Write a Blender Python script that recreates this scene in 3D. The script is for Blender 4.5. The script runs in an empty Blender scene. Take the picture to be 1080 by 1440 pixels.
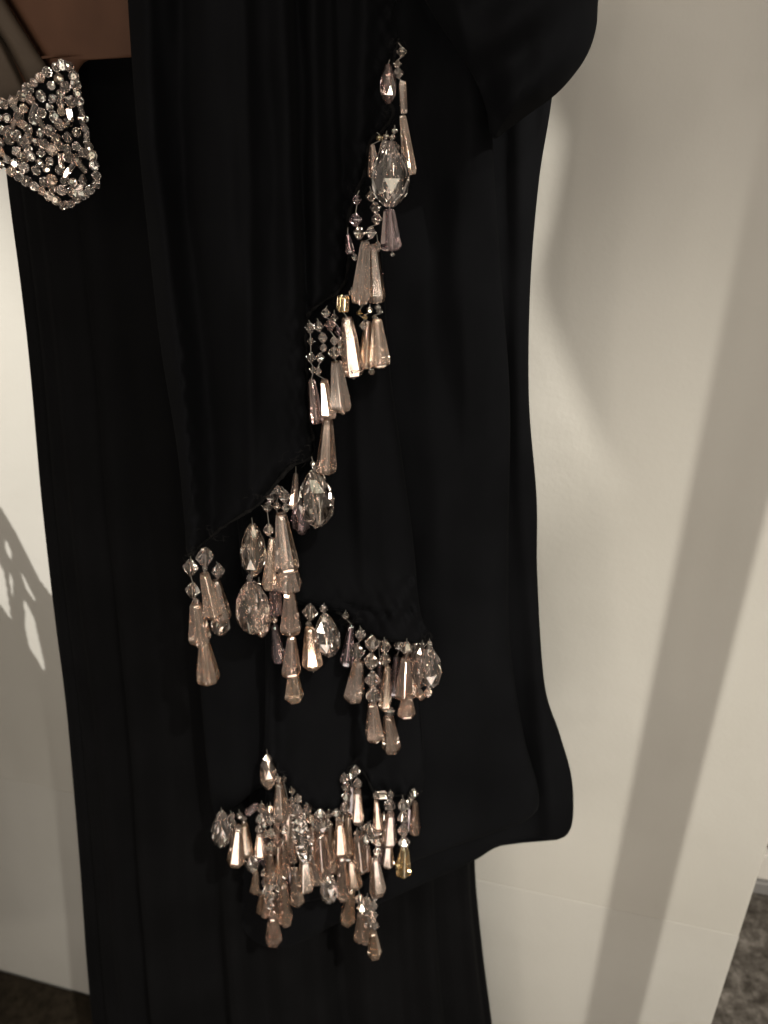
import bpy, bmesh, math, random
from mathutils import Vector, Quaternion, Matrix, noise
random.seed(7)
R = math.radians
scene = bpy.context.scene
col = scene.collection

# ---------------------------------------------------------------- camera
CAM = Vector((0.0, 0.0, 1.64)); PITCH = R(26); FPX = 1050.0
cd = bpy.data.cameras.new('camera'); cam = bpy.data.objects.new('camera', cd); col.objects.link(cam)
cam.location = CAM; cam.rotation_euler = (R(90) - PITCH, 0, 0)
cd.sensor_fit = 'VERTICAL'; cd.sensor_height = 36.0; cd.sensor_width = 27.0
cd.lens = 36.0 * FPX / 1440.0
cd.clip_start = 0.02; cd.clip_end = 60
cd.dof.use_dof = True; cd.dof.focus_distance = 0.50; cd.dof.aperture_fstop = 8.5
scene.camera = cam

# ---------------------------------------------------------------- world and lamps
w = bpy.data.worlds.new('World'); scene.world = w; w.use_nodes = True
bg = w.node_tree.nodes['Background']
bg.inputs[0].default_value = (1.0, 0.88, 0.765, 1); bg.inputs[1].default_value = 0.22

def spot(name, loc, aim, power, color, size_deg, blend, radius):
    l = bpy.data.lights.new(name, 'SPOT'); l.energy = power; l.color = color
    l.spot_size = R(size_deg); l.spot_blend = blend; l.shadow_soft_size = radius
    o = bpy.data.objects.new(name, l); col.objects.link(o); o.location = loc
    o.rotation_euler = (Vector(aim) - Vector(loc)).to_track_quat('-Z', 'Y').to_euler()
    return o
KEY = Vector((-1.6, -0.8, 2.9))
spot('ceiling_spot_left', KEY, (-0.85, 1.0, 1.2), 545, (1.0, 0.97, 0.91), 30, 0.55, 0.005)
FILL = Vector((0.75, -0.90, 3.2))
spot('ceiling_spot_right', FILL, (0.30, 0.74, 0.02), 450, (1.0, 0.95, 0.85), 42, 1.0, 0.022)
ACC = Vector((1.60, -0.50, 3.1))
spot('ceiling_spot_accent', ACC, (0.15, 0.79, 1.56), 520, (1.0, 0.95, 0.86), 14, 0.8, 0.022)
def area(name, loc, aim, sx, sy, power, color, shape='RECTANGLE'):
    l = bpy.data.lights.new(name, 'AREA'); l.shape = shape; l.size = sx; l.size_y = sy; l.energy = power; l.color = color
    o = bpy.data.objects.new(name, l); col.objects.link(o); o.location = loc
    o.rotation_euler = (Vector(aim) - Vector(loc)).to_track_quat('-Z', 'Y').to_euler()
AIM = (0.0, 0.55, 1.25); WARM = (1.0, 0.905, 0.79)
area('facet_fill_panel', (-1.2, -1.0, 2.5), AIM, 1.2, 0.6, 5.2, WARM)  # added panel for bright and dark bead facets, no known source
area('facet_fill_panel', (1.1, -1.3, 2.4), AIM, 0.7, 0.9, 4.2, WARM)  # second added panel for the bead facets
for x in (-0.42, 0.38):
    area('low_bead_fill', (x, -0.5, 0.25), (0, 0.54, 1.05), 0.45, 0.3, 1.6, WARM)  # added low lamps that brighten the lower beads
area('front_fill_panel', (0.1, -1.9, 1.25), AIM, 1.3, 0.45, 4.0, WARM)  # added panel behind the camera, reflected in the beads
for i, p in enumerate([(-1.5, -0.6, 2.2), (-1.3, -1.5, 2.3), (-0.9, -0.9, 2.6), (-0.45, -2.1, 1.85), (-0.2, -1.3, 2.35), (0.5, -2.0, 2.05), (0.25, -0.9, 2.7), (0.9, -1.1, 2.5), (1.4, -1.3, 2.0),
          (0.15, -1.6, 0.95), (-0.9, -1.4, 0.8), (0.95, -1.2, 0.85), (1.1, -1.9, 1.4), (-1.3, -0.7, 1.5), (-1.0, -1.0, 1.9), (-0.7, -1.6, 1.3), (0.6, -1.5, 1.5), (-1.5, -0.3, 1.1),
          (-0.35, -0.6, 2.1), (0.36, -0.55, 2.05), (0.02, -0.75, 1.3), (-0.55, -0.45, 1.25), (0.55, -0.5, 1.3), (-0.15, -1.0, 0.6), (0.32, -0.9, 1.0), (-0.42, -0.85, 0.95), (0.05, -0.5, 0.8)]):
    area('glint_fill_lamp', p, AIM, 0.085, 0.085, 1.3 if i < 18 else 0.8, WARM, 'DISK')  # small lamps added for glints and streaks in the glass

vs = scene.view_settings
vs.view_transform = 'Standard'; vs.look = 'None'; vs.exposure = 0; vs.gamma = 1; vs.use_curve_mapping = False
scene.cycles.use_denoising = True
scene.cycles.max_bounces = 14; scene.cycles.transmission_bounces = 12; scene.cycles.glossy_bounces = 6
scene.cycles.caustics_reflective = False; scene.cycles.caustics_refractive = False
scene.cycles.sample_clamp_indirect = 25

# ---------------------------------------------------------------- helpers
CP, SP = math.cos(PITCH), math.sin(PITCH)
def ray(x, y):
    u = (x - 540) / FPX; v = (y - 720) / FPX
    return Vector((u, CP - SP * v, -SP - CP * v))
def at(x, y, Y):                       # the point at depth Y that the photo shows at pixel x, y
    r = ray(x, y); return CAM + r * (Y / r.y)
def unit(x, y, Y):                     # metres per pixel there
    r = ray(x, y); return (Y / r.y) / FPX

def tag(o, label=None, cat=None, kind=None, group=None):
    if label: o['label'] = label
    if cat: o['category'] = cat
    if kind: o['kind'] = kind
    if group: o['group'] = group
    return o
WORLD = {}
def add(name, mesh, parent=None, loc=Vector((0, 0, 0)), mat=None):
    o = bpy.data.objects.new(name, mesh); col.objects.link(o)
    loc = Vector(loc); WORLD[o.name] = loc
    if parent is not None:
        o.parent = parent; o.location = loc - WORLD[parent.name]
    else:
        o.location = loc
    if mat is not None and mesh is not None:
        mesh.materials.clear(); mesh.materials.append(mat)
    return o
def mesh_from(name, verts, faces, smooth=True, origin=Vector((0, 0, 0))):
    me = bpy.data.meshes.new(name)
    me.from_pydata([tuple(Vector(v) - origin) for v in verts], [], faces)
    if smooth: me.polygons.foreach_set('use_smooth', [True] * len(me.polygons))
    me.update(); return me
def box_mesh(name, c, s, bev=0.0):
    bm = bmesh.new(); bmesh.ops.create_cube(bm, size=1)
    for v in bm.verts: v.co = Vector((v.co.x * s[0], v.co.y * s[1], v.co.z * s[2])) + Vector(c)
    if bev: bmesh.ops.bevel(bm, geom=bm.edges[:], offset=bev, segments=2, profile=0.7, affect='EDGES')
    me = bpy.data.meshes.new(name); bm.to_mesh(me); bm.free(); return me

# ---------------------------------------------------------------- materials
def new_mat(name):
    m = bpy.data.materials.new(name); m.use_nodes = True
    return m, m.node_tree.nodes, m.node_tree.links, m.node_tree.nodes['Principled BSDF']
def tex_noise(n, l, scale, detail=4, vec='Object', rough=0.55):
    tc = n.new('ShaderNodeTexCoord'); t = n.new('ShaderNodeTexNoise')
    t.inputs['Scale'].default_value = scale; t.inputs['Detail'].default_value = detail
    t.inputs['Roughness'].default_value = rough
    l.new(tc.outputs[vec], t.inputs['Vector']); return t
def ramp(n, l, src, stops):
    r = n.new('ShaderNodeValToRGB'); e = r.color_ramp.elements
    e[0].position, e[0].color = stops[0]; e[1].position, e[1].color = stops[-1]
    for p, c in stops[1:-1]:
        k = e.new(p); k.color = c
    l.new(src, r.inputs[0]); return r

def cloth_mat(name, c, spec=0.012, rough=0.85, sheen=0.004):
    m, n, l, b = new_mat(name)
    t = tex_noise(n, l, 9, 4); r = ramp(n, l, t.outputs[0], [(0.3, (c[0]*.8, c[1]*.8, c[2]*.8, 1)), (0.7, (c[0]*1.25, c[1]*1.25, c[2]*1.25, 1))])
    l.new(r.outputs[0], b.inputs['Base Color'])
    b.inputs['Roughness'].default_value = rough; b.inputs['Specular IOR Level'].default_value = spec
    b.inputs['Sheen Weight'].default_value = sheen; b.inputs['Sheen Roughness'].default_value = 0.4
    # crepe weave: two crossed fine waves plus grain
    g = tex_noise(n, l, 900, 2); g2 = tex_noise(n, l, 20, 2)
    mx = n.new('ShaderNodeMath'); mx.operation = 'MULTIPLY_ADD'; mx.inputs[1].default_value = 0.5
    l.new(g.outputs[0], mx.inputs[0]); l.new(g2.outputs[0], mx.inputs[2])
    bp = n.new('ShaderNodeBump'); bp.inputs['Strength'].default_value = 0.15; bp.inputs['Distance'].default_value = 0.0008
    l.new(mx.outputs[0], bp.inputs['Height']); l.new(bp.outputs[0], b.inputs['Normal'])
    return m
M_CREPE = cloth_mat('black_crepe', (0.0031, 0.0032, 0.0036))
M_SATIN = cloth_mat('black_skirt_crepe', (0.0028, 0.0028, 0.0030), 0.015, 0.8)
M_FRAY = cloth_mat('charcoal_thread', (0.013, 0.012, 0.0115), 0.02, 0.8)
M_EDGE = cloth_mat('black_hem_stitching', (0.0052, 0.0050, 0.0049), 0.03, 0.9, 0.005)

def inset_mat(name, c, ridge):
    m, n, l, b = new_mat(name)
    t = tex_noise(n, l, 25, 5); r = ramp(n, l, t.outputs[0], [(0.3, (c[0]*.8, c[1]*.78, c[2]*.75, 1)), (0.7, (c[0]*1.15, c[1]*1.15, c[2]*1.15, 1))])
    l.new(r.outputs[0], b.inputs['Base Color']); b.inputs['Roughness'].default_value = 0.7
    b.inputs['Specular IOR Level'].default_value = 0.15
    tc = n.new('ShaderNodeTexCoord'); wv = n.new('ShaderNodeTexWave'); wv.bands_direction = 'Z'
    wv.inputs['Scale'].default_value = 120; wv.inputs['Distortion'].default_value = 5; wv.inputs['Detail'].default_value = 3
    l.new(tc.outputs['Object'], wv.inputs[0])
    bp = n.new('ShaderNodeBump'); bp.inputs['Strength'].default_value = ridge; bp.inputs['Distance'].default_value = 0.001
    l.new(wv.outputs['Fac'], bp.inputs['Height']); l.new(bp.outputs[0], b.inputs['Normal'])
    return m
M_INSET = inset_mat('brown_nude_jersey', (0.045, 0.0205, 0.011), 0.0)
M_GATHER = inset_mat('taupe_sheer_mesh', (0.042, 0.031, 0.022), 0.04)

def glass_mat(name, c1, c2, luster, lrough=0.12, lcol=None):
    m, n, l, b = new_mat(name)
    oi = n.new('ShaderNodeObjectInfo')
    r = ramp(n, l, oi.outputs['Random'], [(0.0, (*c1, 1)), (1.0, (*c2, 1))])
    l.new(r.outputs[0], b.inputs['Base Color'])
    b.inputs['Transmission Weight'].default_value = 1; b.inputs['Roughness'].default_value = 0.0
    b.inputs['IOR'].default_value = 1.62
    b.inputs['Thin Film Thickness'].default_value = 380; b.inputs['Thin Film IOR'].default_value = 1.7
    g = n.new('ShaderNodeBsdfGlossy') if 'ShaderNodeBsdfGlossy' in dir(bpy.types) else n.new('ShaderNodeBsdfAnisotropic')
    g.inputs['Roughness'].default_value = lrough
    lc = lcol or c1
    r2 = ramp(n, l, oi.outputs['Random'], [(0.0, (lc[0], lc[1], lc[2], 1)), (0.5, (lc[0]*.9, lc[1]*.82, lc[2]*.80, 1)), (1.0, (lc[0], lc[1]*.9, lc[2]*.78, 1))])
    l.new(r2.outputs[0], g.inputs['Color'])
    # slightly worn lustre: uneven along the bead
    t = tex_noise(n, l, 2.2, 3); mr = n.new('ShaderNodeMapRange')
    mr.inputs['From Min'].default_value = 0.35; mr.inputs['From Max'].default_value = 0.65
    mr.inputs['To Min'].default_value = luster * 0.6; mr.inputs['To Max'].default_value = min(1, luster * 1.4)
    l.new(t.outputs[0], mr.inputs['Value'])
    mx = n.new('ShaderNodeMixShader'); l.new(mr.outputs[0], mx.inputs[0])
    l.new(b.outputs[0], mx.inputs[1]); l.new(g.outputs[0], mx.inputs[2])
    out = [q for q in n if q.type == 'OUTPUT_MATERIAL'][0]; l.new(mx.outputs[0], out.inputs[0])
    return m
M_CLEAR = glass_mat('clear_cut_crystal', (0.99, 0.98, 0.96), (0.97, 0.95, 0.92), 0.14, 0.05, (1.0, 0.86, 0.78))
M_ROSE = glass_mat('champagne_rose_crystal', (1.0, 0.90, 0.83), (1.0, 0.98, 0.96), 0.42, 0.12, (1.0, 0.885, 0.79))
M_AMBER = glass_mat('amber_crystal', (1.0, 0.88, 0.62), (1.0, 0.86, 0.60), 0.25, 0.10, (1.0, 0.82, 0.52))
M_LILAC = glass_mat('smoky_lilac_crystal', (0.72, 0.62, 0.66), (0.75, 0.62, 0.60), 0.2, 0.10, (0.70, 0.58, 0.60))
M_THREAD, _, _, b_ = new_mat('grey_beading_thread')
b_.inputs['Base Color'].default_value = (0.16, 0.14, 0.12, 1); b_.inputs['Roughness'].default_value = 0.5

def wall_mat(name, c):
    m, n, l, b = new_mat(name)
    t = tex_noise(n, l, 2.2, 5); r = ramp(n, l, t.outputs[0], [(0.3, (c[0]*.93, c[1]*.925, c[2]*.91, 1)), (0.7, (c[0]*1.03, c[1]*1.03, c[2]*1.03, 1))])
    l.new(r.outputs[0], b.inputs['Base Color']); b.inputs['Roughness'].default_value = 0.55
    b.inputs['Specular IOR Level'].default_value = 0.35
    g = tex_noise(n, l, 160, 3); g2 = tex_noise(n, l, 7, 3)
    mx = n.new('ShaderNodeMath'); mx.operation = 'MULTIPLY_ADD'; mx.inputs[1].default_value = 0.12
    l.new(g.outputs[0], mx.inputs[0]); l.new(g2.outputs[0], mx.inputs[2])
    bp = n.new('ShaderNodeBump'); bp.inputs['Strength'].default_value = 0.32; bp.inputs['Distance'].default_value = 0.008
    l.new(mx.outputs[0], bp.inputs['Height']); l.new(bp.outputs[0], b.inputs['Normal'])
    return m
M_WALL = wall_mat('off_white_wall_paint', (0.365, 0.352, 0.322))
M_BOARD = wall_mat('white_board_paint', (0.37, 0.359, 0.332))
M_TRIM = wall_mat('white_gloss_trim', (0.72, 0.69, 0.64))
def carpet_mat():
    m, n, l, b = new_mat('mottled_grey_carpet')
    t = tex_noise(n, l, 34, 6, rough=0.7)
    r = ramp(n, l, t.outputs[0], [(0.35, (0.055, 0.047, 0.039, 1)), (0.5, (0.13, 0.115, 0.099, 1)), (0.66, (0.27, 0.243, 0.213, 1))])
    l.new(r.outputs[0], b.inputs['Base Color']); b.inputs['Roughness'].default_value = 0.95
    b.inputs['Specular IOR Level'].default_value = 0.05
    g = tex_noise(n, l, 420, 3); bp = n.new('ShaderNodeBump'); bp.inputs['Strength'].default_value = 0.9; bp.inputs['Distance'].default_value = 0.006
    l.new(g.outputs[0], bp.inputs['Height']); l.new(bp.outputs[0], b.inputs['Normal'])
    return m
M_CARPET = carpet_mat()

# ---------------------------------------------------------------- setting
def carpet():
    nx, ny = 260, 190; x0, x1, y0, y1 = -2.2, 2.6, -0.6, 2.9
    vs_, fs = [], []
    for j in range(ny + 1):
        for i in range(nx + 1):
            x = x0 + (x1 - x0) * i / nx; y = y0 + (y1 - y0) * j / ny
            vs_.append((x, y, 0.010 * noise.noise(Vector((x * 16, y * 16, 0))) + 0.006 * noise.noise(Vector((x * 45, y * 45, 3)))- 0.008))
    for j in range(ny):
        for i in range(nx):
            a = j * (nx + 1) + i; fs.append((a, a + 1, a + nx + 2, a + nx + 1))
    o = add('carpet_floor', mesh_from('carpet_floor', vs_, fs), mat=M_CARPET)
    tag(o, 'mottled grey plush carpet on the floor', None, 'structure')
carpet()

def floor_layer():  # thin dark brown slab added over the carpet along the wall
    m, n, l, b = new_mat('dark_brown_layer')
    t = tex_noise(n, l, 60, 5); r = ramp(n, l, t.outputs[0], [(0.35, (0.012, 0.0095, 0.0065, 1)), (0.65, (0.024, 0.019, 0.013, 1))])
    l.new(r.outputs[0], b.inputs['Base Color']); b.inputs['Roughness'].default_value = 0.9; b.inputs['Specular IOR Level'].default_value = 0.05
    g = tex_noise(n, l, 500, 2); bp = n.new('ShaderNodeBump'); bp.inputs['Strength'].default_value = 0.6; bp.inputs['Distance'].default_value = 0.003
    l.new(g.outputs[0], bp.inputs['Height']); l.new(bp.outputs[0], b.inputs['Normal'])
    o = add('floor_layer', box_mesh('floor_layer', (-0.75, -0.40, 0.004), (1.3, 0.79, 0.012), 0.003), loc=(0, W0, 0), mat=m); o.rotation_euler.z = WANG
    tag(o, 'dark brown layer over the carpet at the foot of the wall, bottom left', 'mat')
def on_floor(x, y):
    r = ray(x, y); return CAM + r * (-CAM.z / r.z)
_p, _q = on_floor(0, 1365), on_floor(125, 1400)
WS = (_q.y - _p.y) / (_q.x - _p.x); W0 = _p.y - WS * _p.x
def wall_y(x): return W0 + WS * x
def on_wall(x, y):
    r = ray(x, y); return CAM + r * (W0 / (r.y - WS * r.x))
XR = on_wall(1040, 1315).x
WANG = math.atan(WS)
def partition():
    end = Vector((XR, wall_y(XR), 0)); L, T, H = 2.6, 0.14, 2.9
    me = box_mesh('partition_wall', (-L / 2, T / 2, H / 2), (L, T, H), 0.004)
    o = add('partition_wall', me, loc=end, mat=M_WALL); o.rotation_euler.z = WANG
    tag(o, 'off white painted partition wall behind the gown', None, 'structure')
    zt = on_wall(790, 1263).z
    k = add('lower_board', box_mesh('lower_board', (-L / 2, -0.0003, zt / 2), (L - 0.0002, 0.0006, zt), 0.0003), o, end, M_BOARD)
partition()
floor_layer()
def far_wall():
    # low white skirting under a dark panel, seen past the end of the partition
    m, n, l, b = new_mat('dark_brown_panel'); b.inputs['Base Color'].default_value = (0.03, 0.024, 0.02, 1); b.inputs['Roughness'].default_value = 0.6
    p = on_floor(1075, 1262)
    f = add('far_wall', box_mesh('far_wall', (0.9, 0.09, 1.45), (2.4, 0.10, 2.9), 0.003), loc=(p.x, p.y, 0), mat=m); f.rotation_euler.z = WANG
    tag(f, 'dark far wall with white skirting beyond the end of the partition', None, 'structure')
    add('baseboard', box_mesh('baseboard', (0.9, 0.026, 0.084), (2.4, 0.026, 0.080), 0.004), f, (p.x, p.y, 0), M_TRIM)
    m, n, l, b = new_mat('grey_metal_strip'); b.inputs['Base Color'].default_value = (0.35, 0.34, 0.33, 1); b.inputs['Roughness'].default_value = 0.4; b.inputs['Metallic'].default_value = 0.4
    add('floor_strip', box_mesh('floor_strip', (0.9, 0.022, 0.020), (2.4, 0.034, 0.036), 0.003), f, (p.x, p.y, 0), m)
far_wall()

# ---------------------------------------------------------------- the gown
GBASE = at(420, 1600, 0.66); GBASE = Vector((GBASE.x, 0.66, 0.0))
gown = bpy.data.objects.new('evening_gown', None); col.objects.link(gown); gown.location = GBASE; WORLD[gown.name] = GBASE
gown.empty_display_size = 0.1
tag(gown, 'long black draped evening gown with cascading crystal bead fringe in front of the white wall', 'gown')

def spline(pts, step=5.0):
    out = []; n = len(pts)
    for i in range(n - 1):
        p0 = pts[max(i - 1, 0)]; p1 = pts[i]; p2 = pts[i + 1]; p3 = pts[min(i + 2, n - 1)]
        d = math.dist(p1, p2); k = max(1, int(d / step))
        for j in range(k):
            t = j / k; q = []
            for a in range(2):
                q.append(0.5 * (2 * p1[a] + (p2[a] - p0[a]) * t + (2 * p0[a] - 5 * p1[a] + 4 * p2[a] - p3[a]) * t * t + (3 * p1[a] - p0[a] - 3 * p2[a] + p3[a]) * t ** 3))
            out.append(tuple(q))
    out.append(tuple(pts[-1])); return out
def poly_x(pts, y):
    for (xa, ya), (xb, yb) in zip(pts, pts[1:]):
        if min(ya, yb) <= y <= max(ya, yb):
            return xa + (xb - xa) * ((y - ya) / (yb - ya) if yb != ya else 0)
    return pts[0][0] if abs(y - pts[0][1]) < abs(y - pts[-1][1]) else pts[-1][0]
def spans(poly, val, axis):
    hits = []
    m = len(poly)
    for i in range(m):
        a, b = poly[i], poly[(i + 1) % m]
        if (a[axis] <= val) != (b[axis] <= val):
            t = (val - a[axis]) / (b[axis] - a[axis]); hits.append(a[1 - axis] + t * (b[1 - axis] - a[1 - axis]))
    return (min(hits), max(hits)) if hits else None

def panel(name, outline, depth, mode='row', step=4.0, cols=90, mat=None, parent=gown, thick=0.0012, smooth_step=6.0, label=None):
    """a hanging piece of cloth: outline cut from the photo, depth(x, y) gives folds"""
    poly = spline(list(outline) + [outline[0]], smooth_step)[:-1]
    ax = 1 if mode == 'row' else 0
    lo = min(p[ax] for p in poly) + 0.3; hi = max(p[ax] for p in poly) - 0.3
    nr = max(4, int((hi - lo) / step)); vs_, fs = [], []
    rows = []
    for r in range(nr + 1):
        v = lo + (hi - lo) * r / nr; s = spans(poly, v, ax)
        if s is None: continue
        rows.append((v, s))
    for v, (a, b) in rows:
        for c in range(cols + 1):
            q = a + (b - a) * c / cols
            x, y = (q, v) if ax == 1 else (v, q)
            e = min(q - a, b - q)
            vs_.append(at(x, y, depth(x, y, e)))
    for r in range(len(rows) - 1):
        for c in range(cols):
            k = r * (cols + 1) + c; f = (k, k + 1, k + cols + 2, k + cols + 1)
            fs.append(f if ax == 1 else f[::-1])
    o0 = vs_[0]
    me = mesh_from(name, vs_, fs, True, o0)
    o = add(name, me, parent, o0, mat)
    md = o.modifiers.new('thickness', 'SOLIDIFY'); md.thickness = thick; md.offset = 0
    if label: o['label'] = label
    return o

def ridge(x, y, line, amp, wdt):           # soft rounded fold toward the viewer
    d = (x - poly_x(line, y)) / wdt; return -amp * math.exp(-d * d)
def step_fold(x, y, line, amp, wdt):        # cloth falls back to the right of the line
    return amp * 0.5 * (1 + math.tanh((x - poly_x(line, y)) / wdt))
def edge_roll(e, amp, wdt): return amp * math.exp(-max(e, 0) / wdt)
def pucker(x, y, e, amp=0.0035): return amp * math.exp(-max(e, 0) / 16.0) * (math.sin((x + 0.6 * y) / 4.3) + 0.6 * math.sin((x - 0.5 * y) / 2.9 + 1))
def wr(x, y, s, amp, seed=0):
    return amp * noise.noise(Vector((x * s, y * s * 0.28, seed)))

# --- skirt body: a closed, softly pleated tube
def skirt():
    L = spline([(-18, -120), (0, 90), (10, 230), (32, 400), (45, 520), (60, 690), (78, 850), (95, 985), (112, 1180), (122, 1330), (132, 1440), (150, 1600), (165, 1760)], 10)
    Rr = spline([(800, -120), (772, 140), (752, 250), (738, 400), (730, 560), (712, 760), (690, 950), (672, 1120), (668, 1215), (678, 1330), (692, 1440), (712, 1600), (735, 1760)], 10)
    N = 220; vs_, fs = [], []; rows = []
    ys = [-120 + (1760 + 120) * k / 130 for k in range(131)]
    for y in ys:
        pl = at(poly_x(L, y), y, 0.665); pr = at(poly_x(Rr, y), y, 0.665)
        if pl.z < 0.012: break
        rows.append((pl, pr))
    for k, (pl, pr) in enumerate(rows):
        cx = (pl.x + pr.x) / 2; a = (pr.x - pl.x) / 2; z = max(pl.z, 0.012)
        g = k / 130
        for i in range(N):
            t = 2 * math.pi * i / N
            c, s = math.cos(t), math.sin(t)
            # pleats deepen to the hem
            am = 0.0040 + 0.018 * g
            ph = t + 0.05 * math.sin(3 * g + 2 * t)
            f = am * (0.6 * math.sin(17 * ph + 1.3 * g) + 0.5 * math.sin(29 * ph + 2 + 2.0 * g) + 0.35 * math.sin(9 * ph + 4 - g))
            f += 0.0018 * noise.noise(Vector((c * 5, s * 5, z * 6)))
            edge = abs(c) ** 4
            vs_.append((cx + c * (a + f * (1 - edge) * 0.6), 0.668 + s * (0.07 + f), z))
    for k in range(len(rows) - 1):
        for i in range(N):
            j = (i + 1) % N; fs.append((k * N + i, (k + 1) * N + i, (k + 1) * N + j, k * N + j))
    add('skirt', mesh_from('skirt', vs_, fs, True, GBASE), gown, GBASE, M_SATIN)
skirt()

# --- sleeve, back layer with the rounded lower corner
def d_sleeve_back(x, y, e):
    Y = 0.590 + 0.010 * math.sin((x - 330) / 60.0 + y / 500) * min(1, y / 900 if y > 0 else 0)
    Y += ridge(x, y, [(640, 0), (640, 700), (560, 1250)], 0.010, 45)
    Y += ridge(x, y, [(380, 1100), (372, 1340)], 0.012, 30) + ridge(x, y, [(728, 0), (735, 700), (775, 1150)], 0.008, 16)
    return Y + edge_roll(e, 0.004, 6) + wr(x, y, 0.02, 0.006, 5)
panel('sleeve_back_layer', [(340, -70), (800, -70), (775, 140), (757, 255), (745, 400), (743, 560), (754, 700), (755, 810), (765, 960), (786, 1030), (802, 1085), (806, 1130), (802, 1165), (785, 1180), (740, 1184), (700, 1190), (660, 1213), (560, 1258), (470, 1300), (430, 1321), (390, 1333), (352, 1318), (333, 1280), (345, 1210), (352, 1100), (345, 700)],
      d_sleeve_back, mat=M_CREPE, cols=130)
# --- sleeve, front layer, ends at the long vertical fold
def d_sleeve_front(x, y, e):
    Y = 0.566 + ridge(x, y, [(560, 400), (600, 800), (560, 1200)], 0.008, 40) + ridge(x, y, [(655, 100), (668, 700), (690, 1150)], 0.009, 30)
    Y += 0.004 * math.sin(x / 23.0 + y / 300.0)
    return Y + edge_roll(e, 0.006, 5) + wr(x, y, 0.02, 0.010, 9)
panel('sleeve_front_layer', [(420, -70), (690, -70), (688, 60), (691, 190), (703, 380), (716, 560), (714, 760), (716, 900), (735, 1030), (757, 1115), (745, 1150), (690, 1172), (610, 1200), (520, 1235), (430, 1268), (380, 1250), (372, 1150), (400, 700)],
      d_sleeve_front, mat=M_CREPE, cols=120)
# --- upper sleeve gathered over the elbow
def d_upper(x, y, e):
    Y = 0.545 - 0.030 * (1 - math.exp(-max(e, 0) / 30.0))
    q = (x - 690) * 0.55 + (y - 190) * 0.83           # diagonal creases
    Y += 0.007 * math.sin(q / 15.0) * math.exp(-((x - 720) / 70.0) ** 2)
    Y += ridge(x, y, [(640, -60), (650, 60), (690, 190)], 0.006, 14)
    return Y + wr(x, y, 0.03, 0.004, 2)
panel('upper_sleeve', [(560, -70), (848, -70), (840, 0), (837, 40), (824, 78), (800, 112), (776, 136), (745, 158), (715, 180), (692, 193), (684, 150), (660, 95), (610, 20)],
      d_upper, mat=M_CREPE, cols=80)

# --- tier 3 (lowest), tier 2, tier 1 (front): handkerchief drapes
def d_t3b(x, y, e):
    return 0.556 + 0.005 * math.sin(x / 14.0) + edge_roll(e, 0.006, 7) + wr(x, y, 0.03, 0.003, 4)
panel('lowest_drape_side', [(268, 640), (400, 640), (400, 1000), (388, 1092), (362, 1108), (345, 1122), (320, 1140), (303, 1146), (292, 1080), (282, 960), (272, 800)], d_t3b, mat=M_CREPE, cols=50)
def d_t3(x, y, e):
    Y = 0.545 + ridge(x, y, [(440, 700), (448, 1140)], 0.008, 30) + ridge(x, y, [(380, 700), (384, 1100)], 0.007, 9) + ridge(x, y, [(560, 700), (560, 1120)], 0.006, 22)
    Y += step_fold(x, y, [(500, 700), (496, 1120)], 0.008, 5)
    return Y + edge_roll(e, 0.004, 6) + wr(x, y, 0.03, 0.005, 6) + (pucker(x, y, e) if y > 900 else 0)
panel('lowest_drape', [(375, 640), (540, 640), (572, 850), (590, 980), (594, 1112), (560, 1120), (530, 1118), (514, 1090), (500, 1078), (486, 1086), (482, 1130), (462, 1142), (430, 1135), (404, 1110), (388, 1086), (370, 1064), (379, 980), (376, 800)], d_t3, 'col', step=3.0, cols=110, mat=M_CREPE)
def d_t2(x, y, e):
    Y = 0.530 + 0.030 * min(1, max(0, (480 - y) / 200.0)) + ridge(x, y, [(520, 480), (560, 880)], 0.008, 34) + ridge(x, y, [(420, 600), (430, 860)], 0.007, 28)
    Y += ridge(x, y, [(500, 520), (515, 890)], 0.004, 10)
    return Y + edge_roll(e, 0.008, 7) + wr(x, y, 0.03, 0.005, 8) + (pucker(x, y, min(e, abs(y - 860))) if y > 810 else 0)
panel('middle_drape', [(300, 180), (524, 180), (534, 320), (541, 430), (548, 525), (565, 650), (580, 760), (590, 860), (606, 903), (560, 902), (510, 893), (494, 876), (478, 862), (430, 851), (378, 840), (345, 818), (335, 740), (315, 560)], d_t2, 'row', step=3.0, cols=110, mat=M_CREPE)
def d_t1(x, y, e):
    Y = 0.512
    Y += step_fold(x, y, [(408, -70), (412, 150), (420, 330), (430, 560), (440, 700)], 0.016, 4)
    Y += step_fold(x, y, [(466, -70), (472, 150), (480, 330), (486, 500)], 0.010, 4)
    Y += ridge(x, y, [(300, -70), (330, 350), (370, 650)], 0.022, 50) + ridge(x, y, [(395, -70), (408, 300), (420, 600)], 0.010, 15)
    Y += ridge(x, y, [(200, -70), (215, 200), (248, 480), (276, 760)], 0.016, 16)
    Y += ridge(x, y, [(255, -70), (262, 250), (300, 600)], -0.014, 20) + ridge(x, y, [(440, -70), (446, 300)], 0.012, 12)
    Y += ridge(x, y, [(515, -70), (505, 200)], 0.012, 14) + ridge(x, y, [(345, 0), (352, 300), (352, 720)], 0.005, 9)
    return Y + edge_roll(e, 0.007, 8) + wr(x, y, 0.028, 0.006, 1) + (pucker(x, y, e) if x > poly_x([(240, -70), (250, 500), (270, 700), (240, 790)], y) else 0) 
T1 = [(178, -70), (545, -70), (552, 20), (560, 55), (551, 90), (540, 130), (552, 158), (536, 184), (520, 200), (512, 245), (500, 275), (488, 320), (490, 372), (478, 408), (452, 425), (431, 448), (430, 500), (434, 580), (441, 625), (436, 643), (410, 656), (388, 680), (368, 704), (345, 722), (312, 742), (290, 760), (266, 782), (260, 730), (250, 630), (226, 480), (206, 300), (192, 160), (181, 0)]
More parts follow.
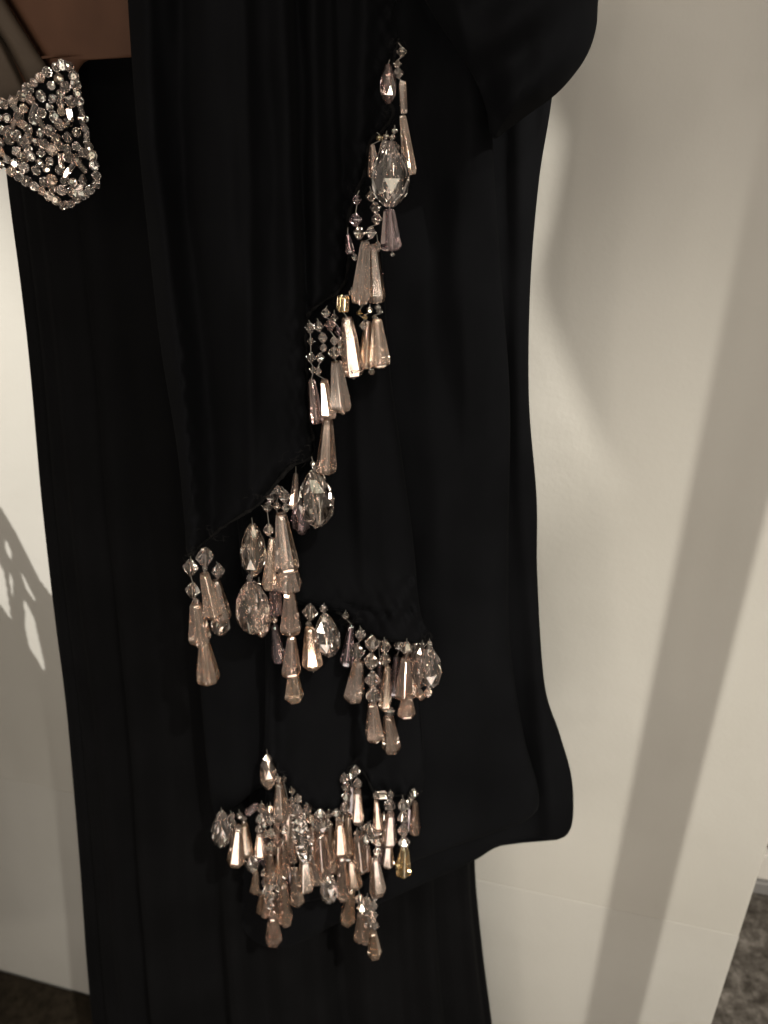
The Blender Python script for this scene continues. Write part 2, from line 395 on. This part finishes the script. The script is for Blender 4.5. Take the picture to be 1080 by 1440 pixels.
panel('front_drape', T1, d_t1, step=3.0, cols=150, mat=M_CREPE)

# stitched rolled hems where the fringe is sewn on
def tube(name, pts, r, parent, mat, seg=6, jitter=0.0):
    vs_, fs = [], []; n = len(pts)
    for i, p in enumerate(pts):
        d = (pts[min(i + 1, n - 1)] - pts[max(i - 1, 0)]).normalized()
        a = d.cross(Vector((0, 1, 0.1))).normalized(); b = d.cross(a)
        rr = r * (1 + jitter * random.uniform(-1, 1))
        for k in range(seg):
            t = 2 * math.pi * k / seg; vs_.append(p + a * math.cos(t) * rr + b * math.sin(t) * rr)
    for i in range(n - 1):
        for k in range(seg):
            m_ = (k + 1) % seg; fs.append((i * seg + k, i * seg + m_, (i + 1) * seg + m_, (i + 1) * seg + k))
    fs.append(tuple(range(seg))); fs.append(tuple((n - 1) * seg + k for k in range(seg))[::-1])
    return add(name, mesh_from(name, vs_, fs, True, pts[0]), parent, pts[0], mat)
def hem(pts, dep, r=0.0013):
    s = spline(pts, 4)
    tube('rolled_hem', [at(x + random.uniform(-.5, .5), y + random.uniform(-.7, .7), dep(x, y, 2) - 0.0012) for x, y in s], r, gown, M_EDGE, 6, 0.35)
hem(T1[3:27] + [(266, 780)], d_t1)
hem([(606, 902), (560, 901), (510, 892), (494, 876), (478, 862), (430, 851), (378, 840), (345, 818)], d_t2)
hem([(594, 1112), (560, 1119), (530, 1117), (514, 1090), (500, 1078), (486, 1086), (482, 1130), (462, 1141), (430, 1134), (404, 1110), (388, 1086), (371, 1065)], d_t3)

def frayed():
    fr_ = random.Random(5); vs_, fs = [], []
    spots = [(415, 648, 26, 10), (430, 632, 14, 10), (300, 752, 18, 8), (270, 776, 8, 8), (370, 700, 16, 9), (470, 422, 16, 9), (545, 160, 10, 14), (505, 270, 10, 12), (490, 872, 10, 7), (600, 900, 8, 6), (555, 60, 8, 10), (500, 1084, 14, 8), (390, 1085, 12, 10)]
    o0 = at(415, 648, 0.51)
    for cx, cy, sx, sy in spots:
        dd = d_t1 if cy < 790 else (d_t2 if cy < 950 else d_t3)
        for _ in range(16):
            x = cx + fr_.gauss(0, sx * .6); y = cy + fr_.gauss(0, sy * .6); a = fr_.uniform(0, 6.28); Lp = fr_.uniform(4, 12); bend = fr_.uniform(-1.5, 1.5)
            Yb = dd(min(max(x, 200), 600), y, 20) - 0.004; base = len(vs_)
            for k in range(5):
                t = k / 4; aa = a + bend * t
                p = at(x + math.cos(aa) * Lp * t, y + math.sin(aa) * Lp * t, Yb - 0.003 * math.sin(t * 3)); wv = at(x + math.cos(aa) * Lp * t - math.sin(aa) * .2, y + math.sin(aa) * Lp * t + math.cos(aa) * .2, Yb - 0.003 * math.sin(t * 3)) - p
                vs_ += [p - wv, p + wv, p + Vector((0, wv.length * 1.6, 0))]
            for k in range(4):
                q = base + 3 * k
                for j in range(3): fs.append((q + j, q + (j + 1) % 3, q + 3 + (j + 1) % 3, q + 3 + j))
    o = add('frayed_threads', mesh_from('frayed_threads', vs_, fs, True, o0), gown, o0, M_FRAY); o['kind'] = 'stuff'
frayed()
# --- waist opening: brown inset with two pleats, taupe mesh beside it
def d_inset(x, y, e):
    Y = 0.583 - 0.00012 * (x - 60)
    Y += ridge(x, y, [(-30, -70), (8, 0), (75, 105), (95, 150)], -0.012, 7)
    return Y + edge_roll(e, 0.003, 5)
panel('midriff_inset', [(-40, -70), (196, -70), (186, 0), (192, 60), (190, 80), (150, 79), (125, 83), (112, 94), (104, 118), (92, 140), (40, 142), (-40, 60)], d_inset, mat=M_INSET, cols=90, label='smooth brown nude inset at the waist opening')
def d_gath(x, y, e):
    Y = 0.578 + ridge(x, y, [(-20, 20), (8, 62), (45, 135), (60, 170)], -0.010, 6)
    return Y + edge_roll(e, 0.005, 5)
panel('gathered_mesh', [(-60, -70), (-20, -40), (20, 25), (48, 68), (72, 108), (70, 150), (20, 175), (-60, 190)], d_gath, mat=M_GATHER, cols=80, step=2.0, label='taupe gathered mesh with a diagonal pleat')

# --- added sheet out of view, outline and holes cut to shape the wall shadow
def gobo():
    def pt(x, y, s=0.85):
        p = on_wall(x, y); return p + (KEY - p).normalized() * s
    o0 = pt(-60, 1560); o0.z = 0
    root = bpy.data.objects.new('left_gobo', None); col.objects.link(root); root.location = o0; WORLD[root.name] = o0
    tag(root, 'black openwork shawl added out of view left of the gown to pattern the wall shade', 'gobo')
    def inside(poly, x, y):
        k = False; m = len(poly)
        for i in range(m):
            (xa, ya), (xb, yb) = poly[i], poly[(i + 1) % m]
            if (ya > y) != (yb > y) and x < xa + (xb - xa) * (y - ya) / (yb - ya): k = not k
        return k
    outer = [(-60, 640), (-20, 692), (2, 716), (25, 755), (42, 790), (55, 815), (72, 838), (92, 856), (130, 900), (170, 1000), (190, 1120), (190, 1460), (-60, 1460)]
    holes = [[(5, 757), (10, 759), (17, 778), (17, 788), (12, 784), (6, 770)], [(-60, 740), (-20, 770), (0, 792), (6, 805), (16, 870), (8, 862), (0, 850), (-60, 800)], [(11, 803), (16, 806), (19, 825), (18, 842), (14, 830)],
             [(27, 803), (32, 806), (42, 825), (51, 843), (47, 844), (36, 828)], [(32, 841), (38, 848), (48, 868), (55, 900), (64, 940), (60, 943), (50, 925), (40, 910), (35, 885)]]
    idx, vs_, fs = {}, [], []
    def grid(x0, x1, y0, y1, st):
        nx, ny = int((x1 - x0) / st), int((y1 - y0) / st)
        for j in range(ny):
            for i in range(nx):
                cx, cy = x0 + (i + .5) * st, y0 + (j + .5) * st
                if not inside(outer, cx, cy) or any(inside(h, cx, cy) for h in holes): continue
                f = []
                for q in ((i, j), (i + 1, j), (i + 1, j + 1), (i, j + 1)):
                    key = (round(x0 + q[0] * st, 2), round(y0 + q[1] * st, 2))
                    if key not in idx: idx[key] = len(vs_); vs_.append(pt(*key))
                    f.append(idx[key])
                fs.append(tuple(f))
    grid(-60, 110, 630, 950, 2.0); grid(110, 190, 870, 950, 8.0); grid(-60, 190, 950, 1460, 10.0)
    o = add('cloth', mesh_from('cloth', vs_, fs, True, o0), root, o0, M_CREPE)
    md = o.modifiers.new('thickness', 'SOLIDIFY'); md.thickness = 0.002
gobo()

# ---------------------------------------------------------------- beads
def bead_mesh(name, rings, n, stagger=False, hole=0.13, tw=0.0, bev=0.0, flute=0.0, lined=False):
    vs_, fs = [], []
    for k, (z, r) in enumerate(rings):
        off = (0.5 if stagger and k % 2 else 0) * 2 * math.pi / n
        for i in range(n):
            t = 2 * math.pi * i / n + off + tw * z; r_ = r * (1 - flute * (i % 2)); vs_.append((r_ * math.cos(t), r_ * math.sin(t), z))
    K = len(rings)
    for k in range(K - 1):
        for i in range(n):
            a, b_ = k * n + i, k * n + (i + 1) % n; c, d = a + n, b_ + n
            if not stagger: fs.append((a, c, d, b_))
            elif k % 2 == 0: fs += [(a, c, b_), (b_, c, d)]
            else: fs += [(a, c, d), (a, d, b_)]
    # drilled hole
    h0 = len(vs_)
    for z in (rings[0][0], rings[-1][0]):
        for i in range(n):
            t = 2 * math.pi * i / n; vs_.append((hole * math.cos(t), hole * math.sin(t), z))
    for i in range(n):
        j = (i + 1) % n
        fs.append((h0 + i, h0 + j, h0 + n + j, h0 + n + i))
        fs.append((i, j, h0 + j, h0 + i))
        l0 = (K - 1) * n; fs.append((l0 + j, l0 + i, h0 + n + i, h0 + n + j))
    me = bpy.data.meshes.new(name); me.from_pydata(vs_, [], fs)
    bm = bmesh.new(); bm.from_mesh(me); bmesh.ops.recalc_face_normals(bm, faces=bm.faces[:])
    if bev:
        bmesh.ops.bevel(bm, geom=[e_ for e_ in bm.edges if min(math.hypot(v.co.x, v.co.y) for v in e_.verts) > hole * 1.3], offset=bev, segments=1, affect='EDGES')
    if lined:
        for f in bm.faces:
            if all(math.hypot(v.co.x, v.co.y) < hole * 1.1 for v in f.verts): f.material_index = 1
    bm.to_mesh(me); bm.free(); me.update(); return me
SHAPE = {
    'cone': ('cone_bead', [(0, .40), (-.05, .52), (-.90, 1.0), (-1, .80)], 6, False),
    'conb': ('cone_bead', [(0, .36), (-.04, .46), (-.86, 1.0), (-.95, .93), (-1, .6)], 7, False),
    'drop': ('teardrop_bead', [(0, .22), (-.10, .50), (-.30, .82), (-.55, 1.0), (-.78, .88), (-.92, .56), (-1, .25)], 8, True),
    'bi':   ('bicone_bead', [(0, .34), (-.46, 1.0), (-.54, 1.0), (-1, .34)], 6, False),
    'ron':  ('rondelle_bead', [(0, .55), (-.3, 1.0), (-.7, 1.0), (-1, .55)], 9, True),
    'seed': ('seed_bead', [(0, .45), (-.25, .90), (-.5, 1.0), (-.75, .90), (-1, .45)], 8, False),
    'rod':  ('bugle_bead', [(0, .80), (-.08, 1.0), (-.92, 1.0), (-1, .80)], 6, False),
}
M_FOIL = glass_mat('foil_backed_crystal', (0.98, 0.96, 0.93), (0.98, 0.93, 0.89), 0.40, 0.16, (0.80, 0.74, 0.69))
MATS = {'f': M_FOIL, 'c': M_CLEAR, 'r': M_ROSE, 'a': M_AMBER, 'l': M_LILAC}
MESH = {}
def lining(name, c_):
    m, n, l, b = new_mat(name); b.inputs['Base Color'].default_value = (*c_, 1); b.inputs['Metallic'].default_value = 1
    b.inputs['Roughness'].default_value = 0.14; return m
LIN = {'r': lining('rose_lining', (1.0, 0.86, 0.76)), 'a': lining('gold_lining', (0.98, 0.80, 0.50)), 'l': lining('grey_lining', (0.45, 0.38, 0.38)), 'c': lining('silver_lining', (0.95, 0.92, 0.88)), 'f': lining('foil_lining', (0.92, 0.88, 0.84))}
def get_mesh(t, m):
    k = (t, m)
    if k not in MESH:
        nm, rings, n, st = SHAPE[t]; me = bead_mesh(nm, rings, n, st, flute=0, hole=.16 if t[:3] == 'con' else .14, lined=t == 'conb', bev={'cone': .035, 'conb': .03, 'bi': .05, 'rod': .05}.get(t, 0)); me.materials.append(MATS[m]); me.materials.append(LIN[m]); MESH[k] = me
    return MESH[k]
def bead(parent, t, p0, p1, width, m, spin=None):
    d = p1 - p0; h = d.length
    o = add(SHAPE[t][0], get_mesh(t, m), parent, p0)
    q = Vector((0, 0, -1)).rotation_difference(d.normalized())
    o.rotation_mode = 'QUATERNION'; o.rotation_quaternion = q @ Quaternion((0, 0, 1), random.uniform(0, 6.28) if spin is None else spin)
    o.scale = (width / 2, width / 2, h); return o

def strand(items, Y, top=None):
    """items: (shape, x_top, y_top, x_bottom, y_bottom, width, tint) in photo pixels, all on one thread at depth Y"""
    pts = []
    for it in items:
        t, x0, y0, x1, y1, wd, m = it; pts += [at(x0, y0, Y), at(x1, y1, Y)]
    u = unit(items[0][1], items[0][2], Y)
    first = pts[0] + Vector((0, 0.002, 5 * u)) if top is None else at(top[0], top[1], Y)
    line = [first] + pts
    s = tube('bead_strand', line, 0.00030, gown, M_THREAD, 5)
    for it in items:
        t, x0, y0, x1, y1, wd, m = it
        p0, p1 = at(x0, y0, Y), at(x1, y1, Y)
        bead(s, t, p0, p1, wd * unit((x0 + x1) / 2, (y0 + y1) / 2, Y), m)
    return s
def b(x, y, wd, m='c', k=0.92, t='bi'):          # a small bead centred at x, y
    return (t, x, y - wd * k / 2, x, y + wd * k / 2, wd, m)
def sd(x, y, wd=8, m='c'): return b(x, y, wd, m, 0.8, 'seed')
def c(x0, y0, x1, y1, wd, m='r'): return (random.choice(['cone', 'cone', 'conb']), x0, y0, x1, y1, wd, m)
def d(x0, y0, x1, y1, wd, m='c'): return ('drop', x0, y0, x1, y1, wd, m)

Y1 = 0.505
# upper cascade on the front drape's hem
strand([b(565, 73, 15), b(559, 90, 12), b(560, 103, 15), ('rod', 566, 114, 568, 160, 11, 'r'), c(566, 162, 577, 246, 22)], Y1 - .004, (560, 60))
strand([d(546, 90, 546, 146, 24, 'l')], Y1 + .006, (548, 84))
strand([sd(534, 194, 10, 'a'), c(523, 203, 526, 250, 18)], Y1 + .010, (530, 186))
strand([sd(555, 184, 9), sd(552, 193, 9), d(550, 198, 548, 291, 57), c(547, 294, 550, 352, 31, 'l'), sd(552, 358, 7)], Y1 - .012, (555, 176))
strand([sd(543, 192, 10), ('rod', 541, 197, 536, 214, 9, 'c')], Y1 + .004, (544, 184))
strand([b(502, 281, 14, 'l'), b(500, 309, 20, 'l'), b(505, 328, 19)], Y1 + .004, (505, 268))
strand([b(522, 276, 16), b(528, 292, 17), b(530, 308, 17), b(521, 327, 18), c(514, 339, 506, 426, 31)], Y1, (520, 262))
strand([b(531, 347, 15), c(524, 343, 530, 425, 27), sd(531, 432, 9)], Y1 + .008, (530, 330))
strand([c(489, 329, 493, 357, 13, 'l'), b(499, 362, 11)], Y1 + .010, (489, 320))
strand([b(533, 386, 13, 'l')], Y1 + .012)
strand([sd(494, 411, 8), ('rod', 483, 416, 482, 438, 18, 'a'), c(488, 446, 497, 528, 33), sd(497, 531, 6)], Y1 - .004, (494, 404))
strand([sd(509, 428, 8), sd(505, 440, 8, 'a'), c(518, 452, 513, 518, 24), sd(523, 523, 9)], Y1 + .004, (510, 420))
strand([sd(520, 436, 9), sd(513, 446, 8, 'a'), b(511, 458, 12)], Y1 - .006, (520, 428))
strand([sd(534, 438, 9), sd(527, 446, 8), c(530, 448, 534, 516, 32)], Y1 - .002, (532, 428))
strand([b(458, 440, 14), b(464, 457, 17, 'l'), b(470, 479, 13), b(470, 496, 18), c(473, 508, 480, 577, 35), sd(482, 580, 8)], Y1 - .010, (460, 430))
strand([b(470, 447, 12), b(476, 466, 13, 'l'), ('rod', 478, 474, 482, 500, 11, 'c')], Y1 + .006, (470, 436))
strand([b(436, 461, 16), b(437, 480, 11), b(437, 503, 15), b(440, 520, 11), c(438, 533, 446, 594, 22, 'l')], Y1 - .002, (434, 450))
strand([b(448, 459, 15), b(454, 475, 15), b(455, 489, 12), b(450, 503, 14), b(447, 522, 12), c(456, 533, 464, 588, 24), c(461, 589, 459, 664, 31)], Y1 - .006, (446, 448))
# middle cascade
Y2 = 0.507
strand([sd(440, 652, 8), sd(443, 658, 8), d(442, 662, 447, 739, 53), sd(443, 741, 5)], Y2 - .010, (438, 642))
strand([c(416, 666, 413, 716, 16), d(422, 702, 425, 751, 30, 'l')], Y2 + .006, (416, 656))
strand([b(381, 698, 19), b(376, 713, 15), b(378, 745, 17), c(383, 757, 378, 828, 21)], Y2 - .002, (382, 684))
strand([b(400, 698, 19), b(402, 714, 13), c(395, 722, 404, 803, 37)], Y2 - .008, (396, 684))
strand([b(391, 691, 17), b(389, 711, 13), c(404, 790, 406, 828, 42), b(417, 819, 15), c(407, 832, 409, 889, 33), sd(410, 892, 8), c(410, 895, 409, 950, 29), c(412, 944, 414, 984, 28)], Y2 + .004, (390, 682))
strand([d(355, 737, 357, 809, 38)], Y2 + .002, (354, 728))
strand([sd(351, 813, 9), d(353, 818, 357, 889, 51)], Y2 + .004, (352, 806))
strand([sd(364, 820, 8), d(369, 838, 368, 895, 28, 'r')], Y2 + .010, (364, 812))
strand([('rod', 387, 832, 388, 864, 20, 'l'), b(386, 872, 10), c(386, 879, 393, 931, 20, 'l')], Y2 + .010, (388, 822))
strand([b(436, 861, 23), sd(434, 877, 8), c(435, 881, 440, 938, 31), sd(441, 941, 7)], Y2 + .008, (436, 850))
strand([sd(455, 856, 11), d(456, 864, 464, 922, 37)], Y2 + .010, (456, 848))
strand([b(288, 783, 27), sd(288, 799, 8), c(287, 806, 301, 866, 31)], Y2 - .006, (290, 770))
strand([b(268, 798, 23), b(271, 830, 22), sd(275, 845, 9), c(275, 848, 282, 903, 34), sd(286, 903, 7), c(287, 903, 293, 958, 35)], Y2 - .002, (268, 782))
strand([b(307, 803, 20), c(303, 816, 312, 872, 30), ('ron', 309, 868, 311, 890, 27, 'c')], Y2 + .006, (304, 790))
# right hand tier
Y3 = 0.522
strand([sd(486, 866, 10), c(494, 878, 487, 936, 20, 'l')], Y3 + .006, (486, 858))
strand([b(507, 892, 17), b(502, 917, 23), c(504, 929, 497, 983, 31), sd(497, 985, 8)], Y3, (506, 880))
strand([b(523, 905, 22), b(522, 930, 22), b(524, 956, 23), b(525, 978, 23), c(524, 989, 527, 1039, 28)], Y3 - .008, (522, 892))
strand([b(541, 909, 19), b(541, 927, 19), c(545, 936, 541, 996, 19), sd(548, 1001, 14), c(546, 1006, 551, 1055, 28)], Y3, (540, 896))
strand([b(533, 906, 14), c(534, 930, 534, 985, 15, 'l')], Y3 + .010, (533, 896))
strand([b(561, 908, 16), c(558, 922, 553, 978, 18, 'l')], Y3 + .006, (562, 896))
strand([b(572, 912, 19), c(571, 924, 568, 980, 30), c(573, 974, 571, 1006, 27)], Y3 - .004, (572, 898))
strand([sd(584, 908, 10), ('rod', 583, 914, 581, 948, 11, 'c'), c(583, 948, 580, 978, 18)], Y3 + .004, (584, 900))
strand([sd(594, 907, 9), d(592, 910, 588, 966, 30), sd(590, 972, 8), b(592, 978, 14, 'r')], Y3 + .002, (594, 900))
strand([sd(604, 906, 9), d(604, 911, 605, 966, 35), b(602, 974, 13, 'r')], Y3 - .006, (604, 898))
# lowest tier
Y4 = 0.536
strand([d(376, 1060, 378, 1109, 25, 'r')], Y4, (375, 1054))
strand([sd(391, 1096, 9), c(393, 1102, 396, 1151, 25)], Y4 - .006, (390, 1088))
strand([sd(399, 1096, 9), c(406, 1130, 404, 1200, 18)], Y4 + .004, (399, 1090))
strand([sd(411, 1112, 9), b(410, 1128, 13), b(412, 1142, 12), c(410, 1150, 412, 1200, 16)], Y4 + .002, (409, 1106))
strand([d(312, 1142, 312, 1189, 31)], Y4, (311, 1136))
strand([sd(326, 1148, 9), sd(328, 1158, 9), c(335, 1162, 332, 1214, 27)], Y4 - .004, (324, 1140))
strand([sd(337, 1147, 9), sd(343, 1152, 9), c(344, 1156, 347, 1202, 21)], Y4 + .002, (336, 1138))
strand([('rod', 347, 1144, 362, 1132, 11, 'l')], Y4 + .004, (346, 1138))
strand([b(368, 1137, 14), b(366, 1152, 15), b(364, 1166, 12), c(365, 1172, 367, 1204, 19)], Y4, (368, 1126))
strand([b(380, 1138, 12, 'r'), b(380, 1153, 14), b(381, 1172, 14), b(381, 1191, 14), c(380, 1199, 379, 1240, 18), b(380, 1247, 13), b(381, 1260, 13), b(380, 1273, 13), sd(383, 1285, 10), c(384, 1287, 385, 1325, 25)], Y4 - .008, (380, 1128))
strand([b(374, 1145, 11), c(388, 1150, 390, 1186, 15), c(392, 1188, 393, 1232, 17), b(393, 1238, 13), b(392, 1250, 13), b(393, 1262, 12)], Y4 + .002, (376, 1130))
strand([b(398, 1156, 12), b(399, 1168, 12), c(398, 1178, 401, 1228, 19), sd(400, 1232, 9), c(398, 1240, 402, 1298, 22, 'r')], Y4 - .002, (398, 1146))
strand([d(354, 1203, 356, 1225, 19)], Y4, (352, 1196))
strand([c(360, 1224, 358, 1254, 15), sd(366, 1256, 9), c(368, 1256, 366, 1283, 13)], Y4 + .004, (360, 1216))
strand([b(372, 1228, 12), b(373, 1241, 12), b(374, 1254, 12), c(373, 1262, 373, 1288, 14)], Y4 - .002, (371, 1220))
strand([sd(419, 1123, 11), b(418, 1139, 16), ('ron', 420, 1147, 421, 1156, 22, 'c'), ('ron', 421, 1157, 422, 1166, 23, 'c'), ('ron', 423, 1167, 424, 1176, 24, 'c'), ('ron', 425, 1177, 426, 1186, 25, 'c'), ('ron', 427, 1187, 429, 1197, 25, 'c'), ('ron', 429, 1198, 430, 1206, 22, 'c'), c(428, 1207, 430, 1249, 28)], Y4 - .010, (418, 1116))
strand([b(432, 1138, 16, 'c'), b(437, 1152, 13, 'r'), c(439, 1160, 440, 1204, 17), c(440, 1204, 447, 1240, 21)], Y4 + .002, (430, 1128))
strand([b(450, 1145, 15), ('ron', 452, 1151, 452, 1166, 25, 'c'), c(451, 1172, 456, 1224, 27)], Y4 - .004, (449, 1138))
strand([b(462, 1145, 13), c(464, 1156, 465, 1206, 18), c(470, 1180, 470, 1225, 18)], Y4 + .004, (462, 1138))
strand([b(473, 1144, 13), sd(476, 1152, 9), c(477, 1154, 478, 1201, 24), c(480, 1202, 482, 1263, 20)], Y4 - .002, (473, 1138))
strand([b(484, 1095, 14), b(487, 1107, 14), b(487, 1121, 14), b(485, 1136, 16), c(489, 1146, 490, 1202, 17)], Y4, (484, 1086))
strand([b(500, 1084, 14), b(503, 1102, 14), c(503, 1110, 503, 1156, 19)], Y4 - .004, (499, 1077))
strand([b(493, 1092, 12), c(495, 1104, 495, 1150, 14, 'l')], Y4 + .005, (493, 1082))
strand([sd(482, 1151, 10), c(490, 1160, 488, 1204, 16), sd(490, 1206, 12), c(494, 1208, 500, 1246, 23)], Y4 + .003, (482, 1142))
strand([sd(502, 1172, 9), c(503, 1176, 508, 1223, 24)], Y4 - .004, (502, 1164))
strand([b(518, 1165, 16), b(524, 1176, 17), b(514, 1180, 15), c(516, 1188, 516, 1222, 18)], Y4 + .002, (522, 1154))
strand([b(530, 1170, 14), b(531, 1184, 15), b(531, 1198, 13), c(527, 1206, 531, 1256, 25)], Y4 - .002, (530, 1160))
strand([sd(529, 1119, 10), c(529, 1125, 532, 1168, 15)], Y4 - .002, (528, 1112))
strand([('rod', 532, 1119, 544, 1118, 13, 'c')], Y4 + .004, (531, 1113))
strand([sd(549, 1118, 11), b(548, 1133, 18), c(549, 1142, 547, 1187, 23), c(547, 1184, 546, 1217, 19)], Y4, (549, 1110))
strand([b(582, 1116, 13), sd(578, 1125, 9), c(584, 1127, 583, 1172, 17)], Y4 + .004, (583, 1108))
strand([b(567, 1133, 17), b(567, 1150, 17), b(567, 1168, 17), b(568, 1185, 17), c(569, 1192, 567, 1228, 25, 'a')], Y4 - .006, (566, 1118))
strand([sd(575, 1129, 9), c(575, 1134, 576, 1168, 14, 'l')], Y4 + .008, (574, 1118))
strand([c(414, 1222, 418, 1269, 23), ], Y4 + .004, (413, 1212))
strand([d(463, 1231, 463, 1268, 27, 'c')], Y4 - .002, (462, 1222))
strand([c(494, 1248, 488, 1297, 23)], Y4 + .004, (495, 1240))
strand([b(506, 1265, 14), b(509, 1277, 15), c(507, 1284, 506, 1321, 20)], Y4 - .002, (504, 1250))
strand([b(527, 1262, 10), b(525, 1274, 13), b(524, 1287, 14), b(526, 1301, 14), c(524, 1309, 527, 1344, 21)], Y4 - .006, (528, 1254))
strand([b(516, 1268, 13), b(516, 1281, 13), b(515, 1294, 13), c(515, 1299, 514, 1325, 15)], Y4 + .004, (517, 1256))

fr = random.Random(21)
for x, y in [(372, 1160), (388, 1142), (412, 1160), (444, 1150), (458, 1165), (482, 1160), (508, 1160), (408, 1196), (496, 1186), (388, 1235), (540, 1150)]:
    it = [b(x, y, fr.uniform(11, 14)), b(x + 1, y + 13, fr.uniform(10, 13), fr.choice('cccr'))]
    it.append(c(x + 1, y + 20, x + fr.uniform(-3, 4), y + 20 + fr.uniform(30, 42), fr.uniform(15, 20), fr.choice('rrrrl')))
    strand(it, Y4 + 0.012 + fr.uniform(-.003, .002), (x, y - 9))
# ---------------------------------------------------------------- crystal waist ornament
def ornament():
    out = [(-70, 165), (0, 147), (28, 138), (45, 118), (62, 104), (76, 95), (95, 90), (103, 104), (113, 150), (121, 190), (131, 228), (138, 257), (120, 272), (93, 291), (62, 271), (30, 250), (8, 236), (-70, 200)]
    def dep(x, y, e): return 0.5625 + 0.00006 * abs(x - 60) + 0.004 * math.sin(x / 40.0)
    back = panel('waist_ornament', out, lambda x, y, e: dep(x, y, e) + 0.003, mat=M_CREPE, cols=40, label='net band crusted with clear crystals at the waist')
    poly = spline(out + [out[0]], 6)[:-1]
    def inside(x, y):
        k = False; m = len(poly)
        for i in range(m):
            (xa, ya), (xb, yb) = poly[i], poly[(i + 1) % m]
            if (ya > y) != (yb > y) and x < xa + (xb - xa) * (y - ya) / (yb - ya): k = not k
        return k
    pts = []; rnd = random.Random(3)
    for (xa, ya), (xb, yb) in zip(out[1:-1], out[2:-1]):
        k_ = max(1, round(math.dist((xa, ya), (xb, yb)) / 12.5))
        for j in range(k_): pts.append((xa + (xb - xa) * (j + .3) / k_, ya + (yb - ya) * (j + .3) / k_))
    for _ in range(9000):
        x = rnd.uniform(-45, 138); y = rnd.uniform(90, 292)
        if 38 < x < 66 and 108 < y < 150 and rnd.random() < 0.9: continue
        if not inside(x, y): continue
        if all((x - a) ** 2 + (y - b_) ** 2 > 11.2 ** 2 for a, b_ in pts): pts.append((x, y))
    for x, y in pts:
        u = unit(x, y, 0.56); Y = dep(x, y, 0) - rnd.uniform(0, 0.002)
        p = at(x, y, Y)
        t = rnd.choice(['seed', 'ron', 'ron', 'ron', 'bi', 'bi', 'rod']); wd = rnd.uniform(11.5, 17) * u
        if t == 'rod':
            a = rnd.uniform(-1.2, 1.2); dv = Vector((math.sin(a), rnd.uniform(-.3, .3), -math.cos(a))) * rnd.uniform(14, 20) * u; wd = 8 * u
        elif t in ('ron', 'seed'):
            dv = Vector((rnd.uniform(-.6, .6), 1, rnd.uniform(-.6, .6))).normalized() * wd * 0.7
        else:
            dv = Vector((rnd.uniform(-1, 1), rnd.uniform(-.5, .5), rnd.uniform(-1, 1))).normalized() * wd
        o = bead(back, t, p - dv / 2, p + dv / 2, wd, rnd.choice('ffccccccr'))
        o.name = 'crystal'
ornament()

# ---------------------------------------------------------------- unseen post added right of the view to cast the shadow band on the wall
def post():
    base = on_wall(963, 980); base = base + (FILL - base) * 0.2; base.z = 0.0
    root = bpy.data.objects.new('shadow_post', None); col.objects.link(root); root.location = base; WORLD[root.name] = base
    tag(root, 'unseen white rail with a square upright standing right of the gown', 'post')
    u = add('upright', box_mesh('upright', (0, 0, 1.25), (0.050, 0.050, 2.5), 0.004), root, base, M_TRIM)
    add('foot', box_mesh('foot', (0.06, 0, 0.012), (0.22, 0.10, 0.024), 0.004), root, base, M_TRIM)
    add('top_bar', box_mesh('top_bar', (0.33, 0.0, 2.515), (0.75, 0.03, 0.03), 0.004), root, base, M_TRIM)
    # added sheet, outline projected along the accent lamp's rays to shade the upper wall
    poly = spline([(700, -420), (740, -150), (766, 60), (778, 150), (796, 192), (783, 290), (763, 400), (798, 500), (848, 615), (900, 690), (1000, 740), (1120, 760), (1300, 760), (1480, 700), (1560, 300), (1500, -420), (700, -420)], 10)[:-1]
    vs_, fs = [], []; K = 60; NC = 40
    for k in range(K + 1):
        y = -419 + (419 + 757) * k / K; a, c_ = spans(poly, y, 1)
        for i in range(NC + 1):
            x = a + (c_ - a) * i / NC; p = on_wall(x, y); vs_.append(p + (ACC - p) * (0.21 + 0.006 * math.sin(i * 0.9) * min(1, i / 6)))
    for k in range(K):
        for i in range(NC):
            q = k * (NC + 1) + i; fs.append((q, q + 1, q + NC + 2, q + NC + 1))
    o = add('wall_blocker', mesh_from('wall_blocker', vs_, fs, True, vs_[0]), None, vs_[0], M_CREPE)
    md = o.modifiers.new('thickness', 'SOLIDIFY'); md.thickness = 0.0015
    tag(o, 'unseen black dress hanging on the clothes rail right of the gown', 'blocker')
post()
